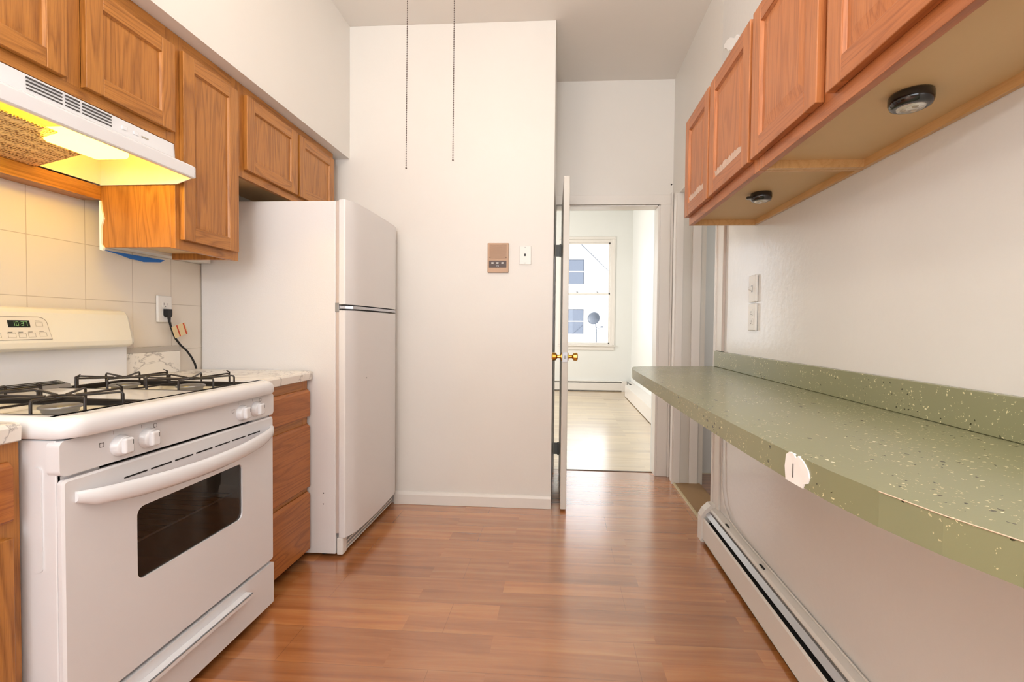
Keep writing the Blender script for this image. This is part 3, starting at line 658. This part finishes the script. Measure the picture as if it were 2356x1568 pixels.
build('control_console', cons, st, .004)
def face_pt(y, z, off=0):    # point on the leaning console face
    u = (z-1.062)/(1.160-1.062); return Vector((-1.685-.021*u+off, y, z))
def fpoly(mb, pts, off, mat):
    a = [face_pt(y, z, off) for y, z in pts]; b = [face_pt(y, z, off-.0015) for y, z in pts]; n = len(pts)
    mb.add(a+b, [tuple(range(n)), tuple(range(n, 2*n))]+[(i, (i+1) % n, n+(i+1) % n, n+i) for i in range(n)], mat)
ov = MB(); y0, y1 = 1.232, 1.412
arc = [(y0, 1.072), (y1+.010, 1.072), (y1+.006, 1.095)]+[(y1-.02+.024*math.cos(math.radians(t)), 1.124+.022*math.sin(math.radians(t))) for t in (10, 35, 60, 90)]+[(y0, 1.146)]
fpoly(ov, arc, .0012, plain('grey_console_outline', srgb(150, 140, 128), .4)); arc2 = [(y0-.0, 1.0735), (y1+.0085, 1.0735), (y1+.0045, 1.095)]+[(y1-.021+.023*math.cos(math.radians(t)), 1.123+.021*math.sin(math.radians(t))) for t in (10, 35, 60, 90)]+[(y0, 1.1445)]
fpoly(ov, arc2, .0018, plain('pale_console_overlay', srgb(228, 220, 208), .35))
ovo = build('control_overlay', ov, st)
dp = MB(); fpoly(dp, [(1.305, 1.112), (1.364, 1.112), (1.364, 1.134), (1.305, 1.134)], .0026, DISP); dpo = build('clock_display', dp, st)
SEG = {'1': 'bc', '0': 'abcdef', '3': 'abgcd', '7': 'abc'}
dg = MB(); yy = 1.316
for ch in '10:37':
    w, h_, t = .0068, .0135, .0011; z0 = 1.1165
    if ch == ':':
        for zz in (z0+.004, z0+.009): fpoly(dg, [(yy, zz), (yy+t, zz), (yy+t, zz+t), (yy, zz+t)], .0032, GRN)
        yy += .0036; continue
    segs = {'a': (0, w, h_-t, h_), 'g': (0, w, h_/2-t/2, h_/2+t/2), 'd': (0, w, 0, t), 'f': (0, t, h_/2, h_), 'b': (w-t, w, h_/2, h_), 'e': (0, t, 0, h_/2), 'c': (w-t, w, 0, h_/2)}
    for q in SEG[ch]:
        a, b, c, d = segs[q]; fpoly(dg, [(yy+a, z0+c), (yy+b, z0+c), (yy+b, z0+d), (yy+a, z0+d)], .0032, GRN)
    yy += w+.0033
build('clock_digits', dg, dpo)
bt = MB()
def outline(y, z, w, h):
    t = .0004
    for (a, b, c, d) in ((y, y+w, z, z+t*2), (y, y+w, z+h, z+h+t*2), (y, y+t*2, z, z+h), (y+w, y+w+t*2, z, z+h)): fpoly(bt, [(a, c), (b, c), (b, d), (a, d)], .0024, LMARK)
for (y, z) in ((1.380, 1.115), (1.240, 1.115), (1.262, 1.080), (1.300, 1.080), (1.328, 1.080), (1.354, 1.080), (1.386, 1.082)):
    outline(y, z, .020, .013)
    fpoly(bt, [(y+.001, z+.0165), (y+.013, z+.0165), (y+.013, z+.018), (y+.001, z+.018)], .0024, MARK)
build('buttons', bt, ovo)

# ================================================================== RANGE HOOD
hy0, hy1 = .83, 1.586
hd = thing('range_hood', (-1.52, 1.21, 1.63), 'white under-cabinet range hood with lit warm lamp', 'range hood')
XB = -1.684
prof = [(XB, 1.776), (-1.400, 1.776), (-1.397, 1.727), (-1.323, 1.694), (-1.319, 1.688), (-1.319, 1.654), (-1.323, 1.651), (-1.335, 1.651), (-1.335, 1.672), (-1.405, 1.718), (-1.408, 1.760), (XB+.004, 1.760), (XB+.004, 1.632), (XB, 1.632)]
sh = MB(); sh.prism(prof, 'Y', hy0+.002, hy1-.002, APP)
side = [(XB, 1.776), (-1.400, 1.776), (-1.397, 1.727), (-1.323, 1.694), (-1.319, 1.688), (-1.319, 1.654), (-1.335, 1.651), (-1.39, 1.632), (XB, 1.630)]
sh.prism(side, 'Y', hy1-.004, hy1, APP).prism(side, 'Y', hy0, hy0+.004, APP)
build('shell', sh, hd, .0012)
gv = MB()
for (a, b) in ((1.124, 1.211), (1.219, 1.258), (1.265, 1.352)):
    for i in range(4): gv.box(-1.399, -1.3963, a, b, 1.737+i*.0095, 1.7405+i*.0095, MARK)
build('vent_grille', gv, hd)
for a in (1.385, 1.425): build('switch', MB().box(-1.3985, -1.3955, a, a+.018, 1.745, 1.757, APP), hd, .001)
build('name_mark', MB().box(-1.3985, -1.3966, 1.455, 1.480, 1.747, 1.752, LMARK), hd)
ang = math.radians(12)
build('mesh_filter', MB().box(-1.684, -1.455, .85, 1.375, 1.650, 1.656, FILT, Matrix.Rotation(math.radians(-13), 3, 'Y')), hd, .002)
ln = MB(); ln.box(-1.515, -1.395, 1.250, 1.415, 1.656, 1.700, LENS)
lo = build('lamp_lens', ln, hd, .014, seg=3)
build('lamp_tray', MB().box(-1.448, -1.402, .86, 1.40, 1.700, 1.714, APP), hd, .004)

# ================================================================== REFRIGERATOR
fy0, fy1 = 2.134, 2.806
rf = thing('refrigerator', (-1.40, 2.47, 0), 'white top-freezer refrigerator standing against the middle wall', 'refrigerator')
build('cabinet_body', MB().box(XL+.004, -1.075, fy0, fy1, .018, 1.722, FRI), rf, .004)
gs = MB()
for z0, z1 in ((1.226, 1.722), (.118, 1.200)): gs.box(-1.075, -1.060, fy0+.004, fy1-.004, z0, z1, PINK)
build('door_gasket', gs, rf, .002)
def fdoor(name, z0, z1):
    mb = MB(); pts = [(-1.062, fy0+.001)]; n = 16
    for i in range(n+1):
        u = i/n; y = fy0+.001+(fy1-fy0-.002)*u
        e = min(u, 1-u); x = -1.030+.024*(1-(1-min(1, e/.16))**2.4)+.010*math.sin(math.pi*u)
        pts.append((x, y))
    pts.append((-1.062, fy1-.001))
    mb.prism(pts, 'Z', z0, z1, FRI, True)
    return build(name, mb, rf, .006, seg=3)
fd = fdoor('freezer_door', 1.228, 1.728); fl = fdoor('fridge_door', .100, 1.200)
build('badge', MB().box(-1.0175, -1.0125, 2.728, 2.772, 1.632, 1.652, GREY), fd)
stn = []
for i in range(17):
    u = i/16; y = fy0+.004+(fy1-fy0-.012)*u; e = min(u, 1-u); stn.append((-1.028+.024*(1-(1-min(1, e/.16))**2.4)+.010*math.sin(math.pi*u), y))
build('chrome_strip', MB().prism([(-1.062, fy0+.004)]+stn+[(-1.062, fy1-.008)], 'Z', 1.208, 1.222, CHROME), rf)
build('door_hinge', MB().box(-1.078, -1.058, fy0-.001, fy0+.02, 1.192, 1.236, GREY), rf, .002)
build('base_cover', MB().box(-1.072, -1.040, fy0+.001, fy0+.05, .012, .098, TRIM), rf, .008)
gk = MB(); gk.box(-1.075, -1.068, fy0+.04, fy1-.01, .015, .095, DARK)
for i in range(4): gk.box(-1.066, -1.045, fy0+.05, fy1-.01, .018+i*.019, .024+i*.019, TRIM)
build('base_grille', gk, rf)
for (yy, zz) in ((2.30, .86),): build('screw_hole', MB().lathe([(0, .001), (.004, .001)], (-.994, yy, zz), (1, 0, 0), GREY, 10), fl)
for xx in (-1.15, -1.6):
    for yy in (fy0+.05, fy1-.05): build('foot', MB().lathe([(0, 0), (.02, 0), (.02, .02)], (xx, yy, 0), (0, 0, 1), RUB, 12), rf)
for (x, z) in ((-1.135, .315), (-1.136, .262), (-1.30, .90)): build('rust_spot', MB().lathe([(0, .0006), (.003, .0006), (.003, 0)], (x, fy0, z), (0, -1, 0), DARK, 8), rf)

# ================================================================== OLIVE COUNTER (right)
oc = thing('breakfast_counter', (.6, 1.2, .885), 'long olive green speckled counter shelf along the right wall', 'counter')
edge = [(.50, -.15), (.475, .1), (.455, .30), (.444, .46), (.418, .52), (.398, .59), (.384, .67), (.374, .78), (.367, .92), (.362, 1.10), (.356, 1.45), (.353, 1.8), (.351, 2.10), (.353, 2.24), (.360, 2.32), (.380, 2.38), (.420, 2.415), (.52, 2.44), (.66, 2.465), (XR-.001, 2.500)]
poly = edge+[(XR-.001, -.15)]
sl2 = MB(); sl2.prism(poly, 'Z', .885, .930, SPECK)
slab = build('countertop', sl2, oc, .0015)
sb = MB(); sb.box(XR-.020, XR-.001, -.15, 2.500, .9305, 1.012, SPECK)
build('backsplash', sb, oc, .002)
wl = MB()
def edgeline(a, b, zo, mat, w=.0022, h=.0022):
    pts = [Vector((x-.0004, y, 0)) for x, y in edge[3:12]]
    seg = [p for p in pts if a <= p.y <= b]
    wl.tube([(p.x, p.y, zo) for p in seg], w*.6, mat, 5)
for q in ((.45, .60, .9295, WEAR, .0012), (.50, .58, .9304, BRN, .0006), (.63, .71, .9297, WEAR, .0010)):
    wl = MB(); edgeline(*q); build('worn_edge', wl, slab)
# white filler patch wrapping the chipped edge
pt = [(.757, .927), (.766, .930), (.752, .930), (.742, .9305), (.728, .930), (.718, .920), (.714, .906), (.718, .897), (.722, .893), (.722, .886), (.742, .884), (.760, .884), (.764, .9), (.760, .912)]
pt = [(.735, .884), (.772, .884), (.775, .905), (.772, .925), (.764, .931), (.752, .931), (.746, .926), (.740, .931), (.728, .926), (.716, .916), (.712, .905), (.716, .895), (.724, .892), (.728, .884)]
pm = MB()
def ex(y):
    for (x0, y0_), (x1, y1_) in zip(edge, edge[1:]):
        if y0_ <= y <= y1_: return x0+(x1-x0)*(y-y0_)/(y1_-y0_)
    return .37
a = [(ex(y)-.0022, y, z) for y, z in pt]; b = [(ex(y)+.002, y, z) for y, z in pt]; n = len(pt)
pm.add(a+b, [tuple(range(n)), tuple(range(n, 2*n))]+[(i, (i+1) % n, n+(i+1) % n, n+i) for i in range(n)], PLAST)
pm.box(ex(.752)-.0028, ex(.752)-.002, .751, .753, .893, .915, MARK)
build('filler_patch', pm, slab, label='white filler patch on counter front edge')

# ================================================================== BASEBOARD HEATERS
ht = thing('baseboard_heater', (.80, 1.0, 0), 'white baseboard heater along right wall below olive counter', 'baseboard heater')
def hprof(mb, poly, mat, a=-1.2, b=2.47): mb.prism(poly, 'Y', a, b, mat); return mb
build('front_cover', hprof(MB(), [(.764, .018), (.767, .018), (.767, .122), (.773, .130), (.775, .128), (.769, .119), (.772, .018)], TRIM), ht, .0008)
build('back_plate', hprof(MB(), [(XR-.001, .0), (XR-.006, .0), (XR-.006, .170), (.806, .170), (.802, .166), (.802, .172), (.808, .180), (XR-.001, .187)], TRIM), ht, .0008)
build('damper', hprof(MB(), [(.781, .143), (.798, .158), (.797, .161), (.779, .146)], SILV), ht)
fins = MB()
hprof(fins, [(.778, .03), (.828, .03), (.828, .105), (.778, .105)], DARK)
build('heating_fins', fins, ht)
ec = MB(); ec.prism([(.757, .0), (.757, .135), (.776, .168), (.806, .196), (XR-.001, .200), (XR-.001, 0)], 'Y', 2.455, 2.512, TRIM)
build('end_cap', ec, ht, .003)
for yy in (2.24, 1.86): build('bracket_slot', MB().box(.812, .820, yy-.02, yy+.02, .1815, .1845, DARK), ht)
cb = MB(); cpts = [(.829, 2.38, .88), (.829, 2.375, .5), (.829, 2.36, .33), (.829, 2.32, .25), (.830, 2.24, .205), (.832, 2.1, .192), (.832, 1.4, .1905), (.832, .4, .1905)]
cb.tube(cpts, .0035, TRIM, 6)
tag(build('cable', cb, at=(.83, 2.38, .19)), 'thin white cable curving down right wall onto heater top', 'cable')
# bedroom heaters
h2_ = thing('baseboard_heater', (.3, YB-.04, 0), 'white baseboard heater under the bedroom window', 'baseboard heater')
build('front_cover', MB().prism([(YB-.070, .02), (YB-.070, .150), (YB-.060, .150), (YB-.060, .02)], 'X', -2.0, 1.10, TRIM), h2_, .002)
build('back_plate', MB().prism([(YB-.001, 0), (YB-.001, .185), (YB-.055, .180), (YB-.055, .172), (YB-.01, .172), (YB-.01, 0)], 'X', -2.0, 1.10, TRIM), h2_)
build('heating_fins', MB().box(-2.0, 1.10, YB-.055, YB-.015, .03, .145, DARK), h2_)
build('end_cap', MB().box(1.10, 1.19, YB-.075, YB-.001, 0, .186, TRIM), h2_, .003)
h3 = thing('baseboard_heater', (1.2, 6, 0), 'low white heater cover along bedroom right wall', 'baseboard heater')
build('front_cover', MB().box(1.075, 1.085, 4.0, 7.6, .01, .19, TRIM), h3, .002)
build('top_cover', MB().box(1.085, 1.269, 4.0, 7.6, .18, .19, TRIM), h3)
for yy in (7.6, 3.98): build('end_cap', MB().box(1.08, 1.269, yy, yy+.02, 0, .192, TRIM), h3)
h4 = thing('baseboard_heater', (1.235, 7.9, 0), 'short white heater corner piece at bedroom right rear corner', 'baseboard heater')
build('front_cover', MB().box(1.205, 1.212, 7.64, YB-.08, .02, .15, TRIM).box(1.212, 1.269, 7.64, YB-.08, .178, .186, TRIM), h4, .002)
build('heating_fins', MB().box(1.215, 1.26, 7.65, YB-.09, .03, .14, DARK), h4)
build('end_cap', MB().box(1.203, 1.269, 7.625, 7.64, 0, .188, TRIM), h4)

# ================================================================== WALL FITTINGS
ic = thing('intercom', (-.389, YM, 1.555), 'tan wall intercom with slatted speaker and three buttons', 'intercom')
x0, x1, z0, z1 = -.4535, -.3235, 1.464, 1.646
build('housing', MB().box(x0, x1, YM-.016, YM-.001, z0, z1, BEI), ic, .003)
gr = MB()
for i in range(20): gr.box(x0+.012, x1-.012, YM-.019, YM-.015, z0+.083+i*.0046, z0+.0852+i*.0046, BEI)
build('speaker_grille', gr, ic)
build('control_strip', MB().box(x0+.010, x1-.012, YM-.018, YM-.015, z0+.030, z0+.073, BRN), ic, .001)
for i in range(3): build('button', MB().box(-.4285+i*.031, -.4145+i*.031, YM-.023, YM-.017, z0+.053, z0+.062, WHP), ic, .001)
build('round_mark', MB().lathe([(.004, 0), (.007, 0), (.007, .001), (.004, .001)], (-.390, YM-.018, z0+.040), (0, -1, 0), SILV, 16), ic)
for xx in (x0+.015, x1-.015): build('screw', MB().lathe([(0, .002), (.0035, .002), (.0035, 0)], (xx, YM-.016, z0+.092), (0, -1, 0), BRN, 10), ic)
pj = thing('phone_jack', (-.22, YM, 1.572), 'white phone jack plate right of the intercom', 'phone jack')
build('plate', MB().box(-.257, -.183, YM-.008, YM-.001, 1.514, 1.629, WHP), pj, .003)
build('socket', MB().box(-.2265, -.2165, YM-.0095, YM-.007, 1.566, 1.581, RUB), pj)
for zz in (1.62, 1.524): build('screw', MB().lathe([(0, .0015), (.003, .0015), (.003, 0)], (-.221, YM-.008, zz), (0, -1, 0), SILV, 10), pj)
def wall_plate(name, x, s, y, z, label, cat, kind):
    t = thing(name, (x, y, z), label, cat)
    build('plate', MB().box(x+s*.001, x+s*.012, y-.036, y+.036, z-.058, z+.058, WHP), t, .003)
    if kind == 'switch':
        build('toggle', MB().prism([(x+s*.012, z-.01), (x+s*.012, z+.010), (x+s*.026, z+.004), (x+s*.026, z-.004)], 'Y', y-.005, y+.005, WHP), t, .001)
        build('toggle_slot', MB().box(x+s*.0115, x+s*.0126, y-.007, y+.007, z-.015, z+.015, GREY), t)
    else:
        for dz in (.020, -.020):
            if kind == 'half' and dz < 0: continue
            r = build('receptacle', MB().prism(rrect(y-.0165, y+.0165, z+dz-.0145, z+dz+.0145, .009), 'X', x+s*.011, x+s*.0135, WHP), t, .001)
            build('slot', MB().box(x+s*.0133, x+s*.0139, y-.0085, y-.0068, z+dz-.003, z+dz+.007, MARK).box(x+s*.0133, x+s*.0139, y+.0068, y+.0085, z+dz-.003, z+dz+.006, MARK).box(x+s*.0133, x+s*.0139, y-.002, y+.002, z+dz-.010, z+dz-.006, MARK), r)
    return t
wall_plate('light_switch', XR, -1, 2.045, 1.305, 'white toggle light switch on right wall above the outlet', 'light switch', 'switch')
wall_plate('wall_outlet', XR, -1, 2.045, 1.182, 'white outlet below the light switch on right wall', 'outlet', 'outlet')
wall_plate('wall_outlet', XL, 1, 1.921, 1.192, 'white outlet on tile wall with black plug in it', 'outlet', 'outlet')
pc = thing('power_cord', (XL+.03, 1.93, 1.165), 'black stove cord with plug and striped tag by tile wall', 'power cord')
pg = MB(); pg.prism([(1.909, 1.192), (1.934, 1.192), (1.934, 1.166), (1.929, 1.156), (1.914, 1.156), (1.909, 1.166)], 'X', XL+.0145, XL+.034, RUB)
build('plug', pg, pc, .002)
cd = MB()
CP = [(.027, 1.924, 1.162), (.027, 1.925, 1.140), (.027, 1.932, 1.118), (.027, 1.945, 1.085), (.027, 1.958, 1.060), (.027, 1.985, 1.030), (.026, 2.020, 1.003), (.024, 2.050, .970), (.022, 2.072, .938), (.02, 2.082, .914)]
cd.tube([(XL+a, b, c) for a, b, c in CP], .0045, RUB, 8); cd.tube([(XL+.027, 1.924, 1.162), (XL+.027, 1.925, 1.135)], [.007, .005], RUB, 8)
build('cord', cd, pc)
tg = MB(); P0 = Vector((XL+.033, 1.930, 1.112)); e1 = Vector((.004, .066, .022)); e2 = Vector((0, .020, -.050))
def tq(a0, a1, off, mat):
    q = [P0+e1*a0, P0+e1*a1, P0+e1*a1+e2, P0+e1*a0+e2]; d = Vector((off, 0, 0)); q2 = [v+d for v in q]; q3 = [v+d-Vector((.0012, 0, 0)) for v in q]
    tg.add(q2+q3, [(0, 1, 2, 3), (4, 5, 6, 7), (0, 1, 5, 4), (1, 2, 6, 5), (2, 3, 7, 6), (3, 0, 4, 7)], mat)
tq(0, 1, 0, PAPER); tq(.34, .42, .0008, RED); tq(.84, .92, .0008, RED)
build('warning_tag', tg, pc, label='cream paper tag with two red stripes')
# white blob on the wall above right cabinets, nail
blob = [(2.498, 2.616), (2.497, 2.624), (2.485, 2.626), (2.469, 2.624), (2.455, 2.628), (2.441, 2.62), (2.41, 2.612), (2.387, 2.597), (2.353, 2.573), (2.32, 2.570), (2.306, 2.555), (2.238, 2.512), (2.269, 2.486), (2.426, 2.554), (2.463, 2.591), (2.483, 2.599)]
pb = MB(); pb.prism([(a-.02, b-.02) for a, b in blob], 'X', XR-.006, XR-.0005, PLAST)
tag(build('white_wall_patch', pb, .0 and None, .003, at=(XR, 2.36, 2.6)), 'bright white patch high on wall behind right cabinets', 'plaster patch')
nl = MB().lathe([(0, .004), (.006, .004), (.006, 0)], (.826, YF-.0005, 2.215), (0, -1, 0), MARK, 10)
tag(build('nail', nl, at=(.826, YF, 2.215)), 'small dark nail in wall above the doorway corner', 'nail')

# ================================================================== CEILING LIGHT WITH PULL CHAINS
cl = thing('ceiling_light', (-.52, 1.42, ZC), 'ceiling light above the kitchen with two hanging pull chains', 'ceiling light')
build('canopy', MB().lathe([(0, 0), (.075, 0), (.07, -.03), (.02, -.05), (.015, -.12), (.06, -.14), (.11, -.16), (.11, -.20), (.05, -.21), (0, -.21)], (-.52, 1.42, ZC), (0, 0, 1), BRASS, 28), cl)
build('lamp_shade', MB().lathe([(.05, -.21), (.09, -.23), (.11, -.28), (.095, -.33), (.05, -.36), (0, -.37)], (-.52, 1.42, ZC), (0, 0, 1), emit('warm_lamp_globe', (1, .90, .78, 1), 34), 28), cl)
def chain(xt, xb, y, zb):
    mb = MB(); z0 = ZC-.18; n = 300; zt = z0
    mb.tube([(xt, y, zt), (xb, y, zb)], .0009, GREY, 5)
    m = int((zt-zb)/.0058)
    for i in range(m+1):
        u = i/m; c = (xt+(xb-xt)*u, y, zt+(zb-zt)*u)
        mb.lathe([(0, -.0020), (.0016, -.0013), (.0021, 0), (.0016, .0013), (0, .0020)], c, (0, 0, 1), BRN, 5)
    mb.lathe([(0, -.004), (.0034, 0), (0, .004)], (xb, y, zb-.002), (0, 0, 1), BRN, 8)
    return build('pull_chain', mb, cl)
chain(-.510, -.5155, 1.5, 1.653); chain(-.355, -.3585, 1.5, 1.677)

# ================================================================== OUTSIDE
hs = thing('house', (1, 21, -3), 'white clapboard house seen through the bedroom window', 'house')
build('facade', MB().box(-8, 14, 21, 26, -3, 8.5, SIDING), hs)
for (a, b) in ((-.05, 1.06), (2.29, 3.4)):
    for (c, d) in ((3.10, 4.22), (.85, 1.97)):
        w = MB(); w.box(a-.05, b+.05, 20.93, 21.0, d, d+.06, WHP).box(a-.05, b+.05, 20.9, 21.0, c-.08, c, WHP).box(a-.05, a, 20.93, 21, c, d, WHP).box(b, b+.05, 20.93, 21, c, d, WHP)
        wo = build('window', w, hs)
        build('pane', MB().box(a, b, 20.96, 20.99, c, d, HGL).box(a, b, 20.95, 20.99, (c+d)/2-.02, (c+d)/2+.02, WHP), wo)
tag(build('flat_roof', MB().box(-3, 9, 14.5, 20.2, -3, .55, ROOF), at=(1, 17, -3)), 'pale flat roof of low extension below the satellite dish', 'roof')
sd = thing('satellite_dish', (1.35, 17, .55), 'grey satellite dish on mast outside the bedroom window', 'satellite dish')
dc = Vector((1.24, 17.0, 1.47)); axd = Vector((-.35, -1, .25)).normalized()
pr_ = [(0.0001, 0), (.08, .008), (.15, .028), (.21, .06), (.235, .08), (.235, .085), (.2, .06), (.1, .018), (.0001, .006)]
build('dish', MB().lathe(pr_, dc-axd*.05, axd, DISHM, 28), sd)
build('mast', MB().tube([(1.35, 17.05, .55), (1.35, 17.05, 1.02), (1.30, 17.06, 1.30), (1.27, 17.05, 1.42)], .018, DISHM, 8), sd)
build('feed_arm', MB().tube([(1.33, 17.05, 1.15), (1.42, 16.9, 1.10), (1.50, 16.7, 1.16)], .012, DISHM, 8).box(1.46, 1.56, 16.62, 16.75, 1.13, 1.20, DISHM), sd)
build('mount_plate', MB().box(1.33, 1.75, 16.95, 17.15, .55, .575, DISHM).tube([(1.35, 17.05, .98), (1.05, 17.05, .56)], .008, DISHM, 6), sd)
tag(build('utility_cable', MB().tube([(.267, 8.365, 2.735), (2.943, 20.99, 2.94)], .014, DISHM, 6), at=(.27, 8.37, 2.74)), 'thin cable sagging diagonally across view of the white house', 'cable')
